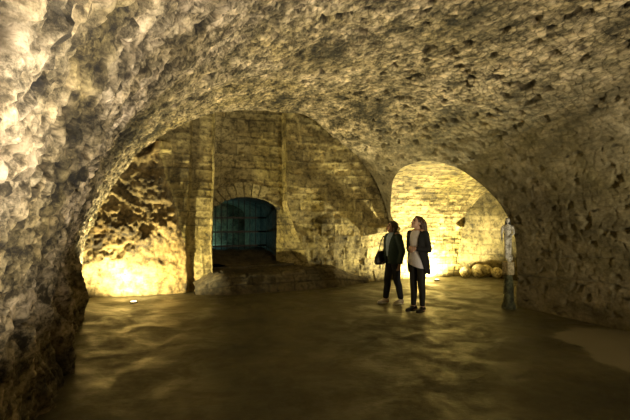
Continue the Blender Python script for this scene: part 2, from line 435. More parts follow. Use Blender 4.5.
# end wall of the alcove
s3 = np.linspace(5.6, 10.2, 170); z3 = np.linspace(-0.08, 3.3, 120)
S, Z = np.meshgrid(s3, z3, indexing='ij'); T = 9.1+0.9*(9.9-S)
d, cid = bricks(S, Z, 0.22, 0.4, 9)
rel = 0.010*np.clip(d/0.03, 0, 1)+(cid-0.5)*0.018+0.04*fbm(S, T, Z, 1.8, 4, 66)
P = displace(S, T, Z, rel, -1)
ew = Acc(); ew.add(P, cid*0.5+0.2, (1-np.clip(d/0.015, 0, 1))*0.5)
tag(tr.build('wall_alcove', M_alc), kind='structure', label='brightly lit coursed rubble side and vault of the alcove')
tag(ew.build('wall_alcove_end', M_end), kind='structure', label='weathered, shade-toned end wall of the alcove behind the stone balls')

# back wall -----------------------------------------------------------
NL, NR, ND = 2.0, 3.70, 10.27          # niche left, right, depth
def n_right(z): return NR+0.60*np.clip((2.1-z)/1.6, 0, 1)**1.3
SB = 9.9
def backrel(T, Z, S):
    d, cid = bricks(T+0.03*fbm(T, Z, S, 2, 2, 14), Z+0.04*fbm(T, Z, S, 1.0, 2, 15), 0.205, 0.40, 2)
    rel = 0.020*np.clip(d/0.03, 0, 1)+(cid-0.5)*0.03+0.035*fbm(T, Z, S, 1.6, 5, 7)
    joint = 1-np.clip(d/0.018, 0, 1)
    worn = ss(-0.1, 0.35, fbm(T, Z, S, 0.8, 3, 88)+0.25*ss(1.5, 0.6, Z))
    rel = rel*(1-0.4*worn)+0.03*worn*fbm(T, Z, S, 5, 4, 89); joint = joint*(1-0.8*worn)
    # raw rock left of the masonry
    tb = 0.64+0.93*(3.5-Z)/3.2+0.12*fbm(T, Z, S, 2.0, 3, 50)
    rk = ss(0.10, -0.10, T-tb)
    r1 = 1-np.abs(fbm(T, Z, S, 1.7, 5, 51, 0.58))*2
    r2 = 1-np.abs(fbm(T+Z*0.5, Z, S, 4.5, 4, 52, 0.6))*2
    mid = ss(0.55, 1.3, Z-0.45*T)
    rock = mid*(-0.34+0.30*r1*0.8+0.09*r2)+(1-mid)*(-0.05+0.06*r1+0.03*r2+0.10*ss(0.9, 0.0, Z))
    rel = rel*(1-rk)+rock*rk; joint = joint*(1-rk); cid2 = cid*(1-rk)+rk*(0.35+0.3*r2*0.5)
    rel = rel+0.17*ss(1.38, 1.5, T)*ss(2.3, 2.1, T)
    rel = dent(rel, T, Z, 0.82, 3.10, 0.19, 0.12, 0.45)
    rel = dent(rel, T, Z, 6.25, 1.33, 0.26, 0.11, 0.30)
    rel = dent(rel, T, Z, 4.35, 1.25, 0.05, 0.07, 0.10)
    return rel, cid2, joint, rk
bw = Acc(); br = Acc()
def back_patch(t0, t1, nt_, z0, z1, nz, left_fn=None, right_fn=None):
    zz = np.linspace(z0, z1, nz); kk = np.linspace(0, 1, nt_)
    a = left_fn(zz) if left_fn else np.full(nz, t0); b = right_fn(zz) if right_fn else np.full(nz, t1)
    T = a[:, None]*(1-kk)+b[:, None]*kk; Z = np.repeat(zz[:, None], nt_, axis=1); S = np.full(T.shape, SB+0.0)
    S = S+0.06*ss(6.0, 6.4, T)
    rel, cid, joint, rk = backrel(T, Z, S)
    e = np.ones_like(T)
    P = displace(S, T, Z, rel*e, 1)
    frk = rk[:-1, :-1] > 0.5
    bw.add(P, cid, joint, ~frk); br.add(P, cid, joint, frk)
back_patch(-2.3, NL, 190, -0.08, 4.9, 210)
back_patch(NR, 6.9, 150, -0.08, 4.9, 210, left_fn=n_right)
def ruled(acc_, p0, p1, n0, n1, seed, amp=0.02, flip=1):
    """surface between two curves given as arrays (s,t,z)"""
    k = np.linspace(0, 1, n1)[None, :]
    S = p0[0][:, None]*(1-k)+p1[0][:, None]*k; T = p0[1][:, None]*(1-k)+p1[1][:, None]*k; Z = p0[2][:, None]*(1-k)+p1[2][:, None]*k
    d, cid = bricks(T+S, Z, 0.205, 0.4, 2)
    rel = amp*(fbm(S, T, Z, 3, 4, seed)+0.8*np.clip(d/0.03, 0, 1)-0.5)
    acc_.add(displace(S, T, Z, rel, flip), cid, 1-np.clip(d/0.016, 0, 1))
zz = np.linspace(-0.08, 4.9, 180); one = np.ones_like(zz)
ruled(bw, ((SB-0.04)*one, (NL-0.06)*one, zz), ((ND+0.05)*one, (NL-0.06)*one, zz), 180, 20, 61)
ruled(bw, (SB*one, n_right(zz), zz), (ND+0.05+0.33*ss(2.15, 1.9, zz), (NR+0.01)*one, zz), 180, 24, 62)
# recess back, above the low arch
AC, AH, AZ, AR = (NL+NR)/2, 0.86, 1.74, 0.42
tt = np.linspace(NL-0.10, NR+0.02, 60)
arch = AZ+AR*np.sqrt(np.clip(1-((tt-AC)/AH)**2, 0, 1))
k = np.linspace(0, 1, 110)[:, None]
Z = arch[None, :]*(1-k)+4.9*k; T = np.repeat(tt[None, :], 110, axis=0); S = np.full(Z.shape, ND)
d, cid = bricks(T, Z, 0.20, 0.38, 12)
rel = 0.02*np.clip(d/0.03, 0, 1)+(cid-0.5)*0.025+0.02*fbm(S, T, Z, 3, 4, 63)
rel = dent(rel, T, Z, 2.72, 3.15, 0.07, 0.06, 0.15)
bw.add(displace(S, T, Z, rel, 1), cid, 1-np.clip(d/0.016, 0, 1))
tag(bw.build('wall_back', M_mason), kind='structure', label='back wall of coursed blocks with a tall recess')
tag(br.build('wall_rock', M_rock), kind='structure', label='rough raw rock left of the back wall masonry')

# tunnel behind the low arch
tn = Acc()
def tunnel_ring(s):
    a = np.linspace(0, math.pi, 50); w = 0.0
    t = AC-(AH+w)*np.cos(a); z = AZ+(AR)*np.sin(a)
    t = np.concatenate([[AC-AH], t, [AC+AH]]); z = np.concatenate([[0.3], z, [0.3]])
    return t, z
sv = np.linspace(ND-0.02, 14.2, 90); t0, z0 = tunnel_ring(0)
S = np.repeat(sv[:, None], len(t0), axis=1); T = np.repeat(t0[None, :], 90, axis=0); Z = np.repeat(z0[None, :], 90, axis=0)
k9 = ss(NR-0.1, NR-0.02, T)*ss(1.95, 1.75, Z); S = S+k9*0.33*(14.2-S)/(14.2-ND)
T = AC+(T-AC)*(1+0.12*ss(ND+0.3, 12, S))
tn.add(displace(S, T, Z, 0.04*fbm(S, T, Z, 2, 4, 77), 1), np.full(S.shape, 0.4), np.zeros(S.shape))
# sloping rubble sill
sv = np.linspace(ND-0.04, 14.2, 80); tt = np.linspace(1.85, 4.40, 60)
S, T = np.meshgrid(sv, tt, indexing='ij')
Z = 0.50+0.30*ss(ND, 11.5, S)+0.06*fbm(S, T, S*0, 2.2, 4, 78)+0.08*ss(2.5, 2.1, T)
tn.add(toW(S, T, Z), np.full(S.shape, 0.4), np.zeros(S.shape))
# riser under the sill
z9 = np.linspace(0.1, 0.52, 12); S, T = np.meshgrid(z9*0+ND-0.04, tt, indexing='ij'); Z = np.repeat(z9[:, None], 60, axis=1)
tn.add(displace(S, T, Z, 0.02*fbm(S, T, Z, 3, 3, 79)), np.full(S.shape, 0.4), np.zeros(S.shape))
# tunnel end
z9 = np.linspace(0.2, 2.6, 50); Z, T = np.meshgrid(z9, tt, indexing='ij'); S = np.full(Z.shape, 14.15)
tn.add(displace(S, T, Z, 0.06*fbm(S, T, Z, 2, 4, 80)), np.full(S.shape, 0.6), np.zeros(S.shape))
tag(tn.build('wall_tunnel', M_shade_dirt), kind='structure', label='low tunnel behind the arched opening')

# voussoirs over the low arch, one ring of cut stones
def voussoirs():
    bm = bmesh.new(); nb = 11; rng = random.Random(5)
    a0, a1 = math.radians(152), math.radians(28)
    def pt(a, r): return (AC+(AH*0.98+r)*math.cos(a)*1.0, AZ-0.05+(AR*1.06+r)*math.sin(a))
    for i in range(nb):
        b0 = a0+(a1-a0)*(i+0.06)/nb; b1 = a0+(a1-a0)*(i+0.94)/nb
        L_ = 0.33+rng.uniform(-0.03, 0.05); f = 0.012+rng.uniform(-0.01, 0.01)
        q = [pt(b0, 0.015), pt(b1, 0.015), pt(b1, L_), pt(b0, L_)]
        vs = []
        for s in (ND-f, ND+0.12):
            vs.append([bm.verts.new(W(s, x, z)) for x, z in q])
        A_, B_ = vs
        for fc in (A_, B_[::-1]) + tuple([A_[j], B_[j], B_[(j+1) % 4], A_[(j+1) % 4]] for j in range(4)):
            bm.faces.new(fc)
    bmesh.ops.recalc_face_normals(bm, faces=bm.faces)
    bmesh.ops.bevel(bm, geom=bm.edges[:], offset=0.012, segments=2, affect='EDGES')
    me = bpy.data.meshes.new('trim_2'); bm.to_mesh(me); bm.free()
    me.materials.append(M_block)
    o = bpy.data.objects.new('trim_2', me); COL.objects.link(o)
    at = me.attributes.new('tone', 'FLOAT', 'POINT')
    at.data.foreach_set('value', np.full(len(me.vertices), 0.3, dtype=np.float32))
    tag(o, 'ring of long cut stones over the low arched opening', kind='structure')
voussoirs()

# stone ledge in front of the recess
def ledge():
    a = Acc()
    tt = np.linspace(1.55, 5.9, 180)
    prof_ = np.array([(-0.55, -0.08), (-0.50, 0.10), (-0.43, 0.24), (-0.36, 0.36), (-0.26, 0.42), (0.0, 0.44), (0.3, 0.45), (0.6, 0.46)])
    Lx = np.concatenate([[0], np.cumsum(np.hypot(*np.diff(prof_, axis=0).T))])
    u = np.linspace(0, Lx[-1], 60); ps = np.interp(u, Lx, prof_[:, 0]); pz = np.interp(u, Lx, prof_[:, 1])
    T = np.repeat(tt[None, :], 60, axis=0); k = ss(5.9, 4.7, T)*ss(1.3, 2.2, T)
    S = SB+ps[:, None]*(0.25+0.75*k)+0.06*fbm(T, T*0, T*0+1, 1.5, 3, 31)
    Z = pz[:, None]*(0.25+0.75*k)
    d, cid = bricks(T, u[:, None]+0*T, 0.22, 0.5, 21)
    rel = 0.02*np.clip(d/0.03, 0, 1)+0.05*fbm(S, T, Z, 2.5, 4, 32)+0.02*(cid-0.5)
    n = grid_normals(toW(S, T, Z)); n = n*np.sign(n[..., 2:3]+1e-6)
    P = toW(S, T, Z)+n*rel[..., None]
    a.add(P, cid*0.6, 1-np.clip(d/0.02, 0, 1))
    tag(a.build('trim_3', M_shade_dirt), 'low worn stone ledge along the foot of the back wall', kind='structure')
ledge()

# floor ---------------------------------------------------------------
fa = Acc()
sv = np.linspace(-4.8, 10.6, 300); tv = np.linspace(-2.4, 9.6, 240)
S, T = np.meshgrid(sv, tv, indexing='ij')
Z = 0.022*fbm(S, T, S*0, 0.8, 4, 90)+0.006*fbm(S, T, S*0, 5, 3, 95)
Z = Z+0.10*ss(0.35, -0.6, T)*(0.5+0.5*fbm(S, T, S*0, 1.4, 4, 96))
Xw = A[0]*S+B[0]*T; Yw = A[1]*S+B[1]*T
# dry patch polygon (world metres) with ragged edge
edgeN = 0.6*fbm(Xw, Yw, Xw*0, 1.6, 5, 97, 0.6)
dist = np.hypot((Xw-4.15)/1.05, (Yw-5.35)/1.15)
dry = ss(0.06, -0.06, dist-(1.0+edgeN))
fa.add(toW(S, T, Z), dry*0.9, np.zeros(S.shape))
tag(fa.build('floor', M_floor, extra='dry'), 'damp brown concrete floor', kind='structure')

# ------------------------------------------------------------------ solid modelling helpers
def capsule(bm, p0, p1, r0, r1, seg=14):
    p0, p1 = Vector(p0), Vector(p1); d = p1-p0; L = d.length
    if L < 1e-6: d = Vector((0, 0, 1)); L = 1e-6
    q = d.to_track_quat('Z', 'Y'); rings = []
    prof_ = [(r0*math.sin(a), -r0*math.cos(a)) for a in np.linspace(0.25, math.pi/2, 5)]
    prof_ += [(r1*math.cos(a), L+r1*math.sin(a)) for a in np.linspace(0, math.pi/2-0.25, 5)]
    for r, z in prof_:
        rings.append([bm.verts.new(p0+q @ Vector((r*math.cos(2*math.pi*i/seg), r*math.sin(2*math.pi*i/seg), z))) for i in range(seg)])
    for a, b in zip(rings, rings[1:]):
        for i in range(seg): bm.faces.new((a[i], a[(i+1) % seg], b[(i+1) % seg], b[i]))
    bm.faces.new(rings[0][::-1]); bm.faces.new(rings[-1])
def ellipsoid(bm, c, r, rot=(0, 0, 0), seg=20):
    mtx = Matrix.Translation(Vector(c)) @ Euler(rot).to_matrix().to_4x4() @ Matrix.Diagonal((*r, 1))
    bmesh.ops.create_uvsphere(bm, u_segments=seg, v_segments=seg*2//3, radius=1.0, matrix=mtx)
def loft(bm, rings, closed=True):
    """rings: list of lists of points; closed volume"""
    vs = [[bm.verts.new(Vector(p)) for p in r] for r in rings]; n = len(vs[0])
    for a, b in zip(vs, vs[1:]):
        for i in range(n): bm.faces.new((a[i], a[(i+1) % n], b[(i+1) % n], b[i]))
    bm.faces.new(vs[0][::-1]); bm.faces.new(vs[-1])
def ering(cx, cy, z, rx, ry, n=24, tilt=0.0, tilty=0.0, p=2.3):
    out = []
    for i in range(n):
        a = 2*math.pi*i/n; c, s = math.cos(a), math.sin(a)
        x = rx*math.copysign(abs(c)**(2/p), c); y = ry*math.copysign(abs(s)**(2/p), s)
        out.append((cx+x, cy+y, z+tilt*x+tilty*y))
    return out
def fuse(name, bm, mat, voxel=0.01, parent=None, smooth=3, fn=None, mats=None):
    """voxel-fuse everything in bm into one continuous skin"""
    bmesh.ops.recalc_face_normals(bm, faces=bm.faces)
    me = bpy.data.meshes.new(name); bm.to_mesh(me); bm.free()
    o = bpy.data.objects.new(name, me); COL.objects.link(o)
    m = o.modifiers.new('r', 'REMESH'); m.mode = 'VOXEL'; m.voxel_size = voxel
    if smooth:
        sm = o.modifiers.new('s', 'SMOOTH'); sm.factor = 0.5; sm.iterations = smooth
    dg = bpy.context.evaluated_depsgraph_get(); dg.update()
    me2 = bpy.data.meshes.new_from_object(o.evaluated_get(dg), depsgraph=dg)
    o.modifiers.clear(); o.data = me2; bpy.data.meshes.remove(me); me2.name = name
    me2.materials.clear()
    for x in (mats or [mat]): me2.materials.append(x)
    for p in me2.polygons: p.use_smooth = True
    if fn: fn(me2)
    if mat.name in TONED: at = me2.attributes.new('tone', 'FLOAT', 'POINT'); at.data.foreach_set('value', np.full(len(me2.vertices), 0.7, dtype=np.float32))
    if parent: o.parent = parent
    return o
TONED = ('cut_stone', 'pale_block', 'mossy_stone', 'statue_stone')
def simple(name, bm, mat, parent=None, smooth=True, bevel=0):
    bmesh.ops.recalc_face_normals(bm, faces=bm.faces)
    if bevel: bmesh.ops.bevel(bm, geom=bm.edges[:], offset=bevel, segments=2, affect='EDGES')
    me = bpy.data.meshes.new(name); bm.to_mesh(me); bm.free(); me.materials.append(mat)
    for p in me.polygons: p.use_smooth = smooth
    if mat.name in TONED: at = me.attributes.new('tone', 'FLOAT', 'POINT'); at.data.foreach_set('value', np.full(len(me.vertices), 0.7, dtype=np.float32))
    o = bpy.data.objects.new(name, me); COL.objects.link(o)
    if parent: o.parent = parent
    return o
def box(bm, c, h, rot=None):
    mt = Matrix.Translation(Vector(c)) @ (rot.to_4x4() if rot else Matrix.Identity(4)) @ Matrix.Diagonal((h[0]*2, h[1]*2, h[2]*2, 1))
    bmesh.ops.create_cube(bm, size=1.0, matrix=mt)

# ------------------------------------------------------------------ iron grille in the tunnel
def grille():
    s = 11.75; root = empty('iron_grille', W(s, AC, 0.78), math.atan2(B[1], B[0]))
    tag(root, 'dark iron bar grille closing the tunnel behind the low arch', 'grille')
    x0, x1, zt = -0.94, 0.94, 1.38
    for i in range(13):
        x = x0+(x1-x0)*i/12; top = 0.98+0.40*math.sqrt(max(0, 1-(x/0.97)**2))
        bm = bmesh.new(); capsule(bm, (x, 0, -0.02), (x, 0, top), 0.011, 0.011, 8)
        simple('bar', bm, M_iron, root)
    for z in (0.12, 0.50, 0.88):
        bm = bmesh.new(); box(bm, ((x0+x1)/2, 0.0, z), ((x1-x0)/2+0.03, 0.007, 0.022)); simple('crossbar', bm, M_iron, root, False, 0.003)
grille()

# ------------------------------------------------------------------ stone balls
def balls():
    spec = [(4.20, 12.30, 0.155, 'small round pale stone ball at the left end of the row in the alcove'),
            (4.55, 12.25, 0.190, 'largest round stone ball, second from the left in the alcove row'),
            (4.86, 12.50, 0.170, 'grey-blotched stone ball, third from the left in the alcove row'),
            (5.02, 12.17, 0.150, 'round stone ball at the right end of the row, nearest the post')]
    for i, (x, y, r, lab) in enumerate(spec):
        bm = bmesh.new(); bmesh.ops.create_icosphere(bm, subdivisions=4, radius=r)
        for v in bm.verts:
            p = np.array([[v.co.x*6+i*9]]); q_ = np.array([[v.co.y*6]]); w_ = np.array([[v.co.z*6]])
            v.co *= 1+0.05*float(fbm(p, q_, w_, 1.0, 3, 100+i)[0, 0])
        o = simple('stone_ball', bm, M_ball); o.location = (x, y, r*0.97)
        tag(o, lab, 'stone ball', 'stone balls on the alcove floor')
        at = o.data.attributes.new('tone', 'FLOAT', 'POINT')
        at.data.foreach_set('value', np.full(len(o.data.vertices), (0.75, 0.45, 0.5, 0.6)[i], dtype=np.float32))
balls()

# ------------------------------------------------------------------ statue and its post
def statue():
    x, y = 3.50, 7.98
    root = empty('stone_post', (x, y, 0), math.radians(20))
    tag(root, 'short mossy stone post with pale block on top by the right wall', 'post')
    bm = bmesh.new()
    rg = random.Random(3)
    rings = []
    for z, r in ((-0.02, 0.125), (0.06, 0.12), (0.12, 0.098), (0.3, 0.09), (0.45, 0.08), (0.58, 0.07), (0.62, 0.06)):
        rings.append([(c[0]+rg.uniform(-.008, .008), c[1]+rg.uniform(-.008, .008), c[2]) for c in ering(0, 0, z, r, r*0.95, 16)])
    loft(bm, rings); o = fuse('shaft', bm, M_green, 0.014, root, 2)
    bm = bmesh.new(); box(bm, (0, 0, 0.725), (0.075, 0.075, 0.115)); simple('block', bm, M_top_block, root, False, 0.008)['label'] = 'pale squared block'
    # carved figure
    st = empty('statue', (x, y, 0.892), math.radians(-112))
    tag(st, 'slender black-stained white carved figure standing on the post by the right wall', 'statue')
    bm = bmesh.new()
    capsule(bm, (0.0, 0.02, 0.0), (0.0, 0.02, 0.03), 0.055, 0.055)
    capsule(bm, (0.01, 0.028, 0.03), (0.0, 0.03, 0.22), 0.022, 0.032); capsule(bm, (0.0, 0.03, 0.22), (0.0, 0.022, 0.38), 0.032, 0.044)
    capsule(bm, (0.03, -0.028, 0.03), (0.045, -0.03, 0.22), 0.022, 0.032); capsule(bm, (0.045, -0.03, 0.22), (0.0, -0.022, 0.38), 0.032, 0.044)
    ellipsoid(bm, (0, 0, 0.40), (0.05, 0.068, 0.06)); ellipsoid(bm, (0, 0, 0.49), (0.045, 0.06, 0.09)); ellipsoid(bm, (0.005, 0, 0.57), (0.052, 0.078, 0.06))
    capsule(bm, (0, 0, 0.6), (0.01, 0, 0.66), 0.024, 0.024); ellipsoid(bm, (0.014, 0, 0.70), (0.043, 0.036, 0.05))
    capsule(bm, (0.052, 0, 0.695), (0.060, 0, 0.69), 0.008, 0.008)
    capsule(bm, (0, 0.078, 0.59), (0.01, 0.10, 0.47), 0.022, 0.019); capsule(bm, (0.01, 0.10, 0.47), (0.06, 0.05, 0.42), 0.018, 0.014)
    capsule(bm, (0, -0.078, 0.59), (-0.01, -0.105, 0.47), 0.022, 0.019); capsule(bm, (-0.01, -0.105, 0.47), (0.02, -0.10, 0.35), 0.018, 0.014)
    for i in range(4):
        capsule(bm, (0.06, 0.055-0.008*i, 0.42), (0.075, 0.045-0.008*i, 0.395-0.004*i), 0.0065, 0.005, 8)
        capsule(bm, (0.015+0.008*i, -0.10, 0.35), (0.02+0.009*i, -0.098, 0.315+0.004*i), 0.0065, 0.005, 8)
    fuse('figure', bm, M_statue, 0.006, st, 2)
    bm = bmesh.new()   # mantle falling from the head down the back
    loft(bm, [ering(-0.03, 0, 0.0, 0.035, 0.05), ering(-0.04, 0, 0.2, 0.028, 0.05), ering(-0.035, 0, 0.4, 0.035, 0.065), ering(-0.027, 0, 0.56, 0.04, 0.07),
              ering(-0.01, 0, 0.64, 0.04, 0.05), ering(-0.006, 0, 0.70, 0.045, 0.046), ering(-0.006, 0, 0.745, 0.03, 0.03)])
    fuse('mantle', bm, M_stain, 0.008, st, 2)
statue()

# ------------------------------------------------------------------ uplights sunk in the floor
def uplight(p, label):
    root = empty('floor_uplight', p); tag(root, label, 'uplight')
    bm = bmesh.new(); loft(bm, [ering(0, 0, -0.02, 0.09, 0.09, p=2), ering(0, 0, 0.022, 0.07, 0.07, p=2), ering(0, 0, 0.026, 0.066, 0.066, p=2)]); simple('housing', bm, M_dark, root, False)
    bm = bmesh.new(); loft(bm, [ering(0, 0, 0.020, 0.06, 0.06, p=2), ering(0, 0, 0.032, 0.05, 0.05, p=2)]); simple('glass', bm, M_glass, root, False)
uplight(W(9.22, 0.30, 0.0), 'small round uplight sunk in the floor at the foot of the rough rock')
uplight(W(9.35, 7.75, 0.0), 'small round uplight sunk in the floor of the bright alcove')

# ------------------------------------------------------------------ visitors
# person space: x forward, y to the person's left, z up
def face_mats(eyes, mouth, brows):
    def fn(me):
        for p in me.polygons:
            c = p.center
            for e in eyes:
                if (c-e).length < 0.0135: p.material_index = 1
            for e in brows:
                d = c-e
                if abs(d.y) < 0.017 and abs(d.z) < 0.005 and abs(d.x) < 0.03: p.material_index = 1
            d = c-mouth
            if abs(d.y) < 0.024 and abs(d.z) < 0.009 and abs(d.x) < 0.03: p.material_index = 2
    return fn

def head(bm, c, yaw, pitch, k=1.0):
    """head around centre c with yaw to the left and pitch up; returns transform"""
    R = Matrix.Rotation(yaw, 3, 'Z') @ Matrix.Rotation(-pitch, 3, 'Y'); c = Vector(c)
    T = lambda p: c+R @ (Vector(p)*k)
    e = R.to_euler()
    ellipsoid(bm, T((-0.012, 0, 0.025)), (0.098*k, 0.076*k, 0.092*k), e)
    ellipsoid(bm, T((0.022, 0, -0.03)), (0.066*k, 0.058*k, 0.078*k), e)
    ellipsoid(bm, T((0.055, 0, -0.082)), (0.028*k, 0.030*k, 0.022*k), e)
    capsule(bm, T((0.082, 0, 0.022)), T((0.106, 0, -0.022)), 0.009*k, 0.014*k, 10)
    ellipsoid(bm, T((0.080, 0, -0.055)), (0.016*k, 0.025*k, 0.011*k), e)
    for s in (1, -1):
        ellipsoid(bm, T((-0.008, 0.076*s, -0.008)), (0.018*k, 0.010*k, 0.030*k), e)
        ellipsoid(bm, T((0.060, 0.038*s, -0.022)), (0.025*k, 0.022*k, 0.022*k), e)
        capsule(bm, T((0.082, 0.012*s, 0.034)), T((0.070, 0.050*s, 0.034)), 0.009*k, 0.008*k, 8)
    ey = [T((0.082, 0.031*s, 0.013)) for s in (1, -1)]; br_ = [T((0.084, 0.031*s, 0.036)) for s in (1, -1)]
    mo = T((0.092, 0, -0.056))
    return T, e, face_mats(ey, mo, br_)

def hand(bm, wrist, direction, palm_n, side, curl=0.5):
    """palm, four unequal bent fingers and a thumb off the side"""
    w = Vector(wrist); d = Vector(direction).normalized(); n = Vector(palm_n).normalized(); n = (n-d*n.dot(d)).normalized(); a = d.cross(n)*side
    pts = w+d*0.045
    for off in (-0.022, 0.0, 0.022):
        capsule(bm, w+a*off*0.55, w+d*0.085+a*off, 0.015, 0.013, 10)
    for i, (off, L_) in enumerate(((0.031, 0.068), (0.0105, 0.076), (-0.0105, 0.070), (-0.031, 0.054))):
        b = w+d*0.088+a*off
        m_ = b+(d*math.cos(curl*0.6)+n*math.sin(curl*0.6))*L_*0.5
        t = m_+(d*math.cos(curl*1.7)+n*math.sin(curl*1.7))*L_*0.5
        capsule(bm, b-d*0.02, m_, 0.0092, 0.0085, 8); capsule(bm, m_, t, 0.0085, 0.0072, 8)
    b = w+d*0.025+a*0.026; m_ = b+(a*0.75+d*0.6+n*0.35).normalized()*0.036; t = m_+(d*0.85+a*0.15+n*0.5).normalized()*0.030
    capsule(bm, b-a*0.012, m_, 0.0125, 0.0105, 8); capsule(bm, m_, t, 0.0105, 0.008, 8)

def arm(bm, sh, el, wr, r=(0.046, 0.038, 0.026)):
    capsule(bm, sh, el, r[0], r[1]); capsule(bm, el, wr, r[1], r[2])
def leg(bm, hip, kn, an, r=(0.085, 0.056, 0.036)):
    h, k_, a = Vector(hip), Vector(kn), Vector(an)
    capsule(bm, h, k_, r[0], r[1]); mid = k_+(a-k_)*0.3+Vector((-0.014, 0, 0))
    capsule(bm, k_, mid, r[1], r[1]*0.96); capsule(bm, mid, a, r[1]*0.96, r[2])
def foot(bm, an, dirv, up=0.0):
    a = Vector(an); d = Vector(dirv).normalized()
    capsule(bm, (a.x, a.y, 0.05), (a.x, a.y, a.z), 0.036, 0.036)
    capsule(bm, (a.x-d.x*0.03, a.y-d.y*0.03, 0.036), (a.x+d.x*0.13, a.y+d.y*0.13, 0.030), 0.034, 0.028)
def shoe(parent, an, dirv, mat, sole_mat, k=1.0):
    a = Vector(an); d = Vector(dirv).normalized(); side = Vector((-d.y, d.x, 0))
    bm = bmesh.new(); rings = []
    for u, hw, h in ((-0.075, 0.022, 0.055), (-0.06, 0.034, 0.085), (-0.02, 0.040, 0.105), (0.03, 0.041, 0.088), (0.08, 0.045, 0.062), (0.13, 0.046, 0.05), (0.165, 0.034, 0.04), (0.18, 0.018, 0.03)):
        c = Vector((a.x, a.y, 0))+d*u*k; r = []
        for i in range(16):
            t = 2*math.pi*i/16; r.append(c+side*hw*k*math.cos(t)+Vector((0, 0, 0.012+h/2+h/2*math.sin(t))))
        rings.append(r)
    loft(bm, rings); up = fuse('shoe', bm, mat, 0.007, parent, 2)
    bm = bmesh.new(); rings = []
    for z, g in ((0.001, 1.0), (0.012, 1.04), (0.026, 1.02)):
        r = []
        for i in range(28):
            t = 2*math.pi*i/28; u = 0.052+0.132*math.cos(t); hw = (0.036+0.010*math.cos(t))*math.sin(t)
            c = Vector((a.x, a.y, z))+d*u*k*g+side*hw*k*g; r.append(c)
        rings.append(r)
    loft(bm, rings); simple('sole', bm, sole_mat, up, True)

def shell_arc(bm, rows, thick=0.02, n=26):
    """open-fronted garment shell: rows (z, cx, rx, ry, half-gap angle)"""
    outer, inner = [], []
    for z, cx, rx, ry, g, dz in rows:
        o_, i_ = [], []
        for j in range(n):
            a = g+(2*math.pi-2*g)*j/(n-1)
            zz_ = z+dz*math.cos(a)
            o_.append((cx+rx*math.cos(a), ry*math.sin(a), zz_)); i_.append((cx+(rx-thick)*math.cos(a), (ry-thick)*math.sin(a), zz_))
        outer.append(o_); inner.append(i_)
    rings = [o_+i_[::-1] for o_, i_ in zip(outer, inner)]
    loft(bm, rings)

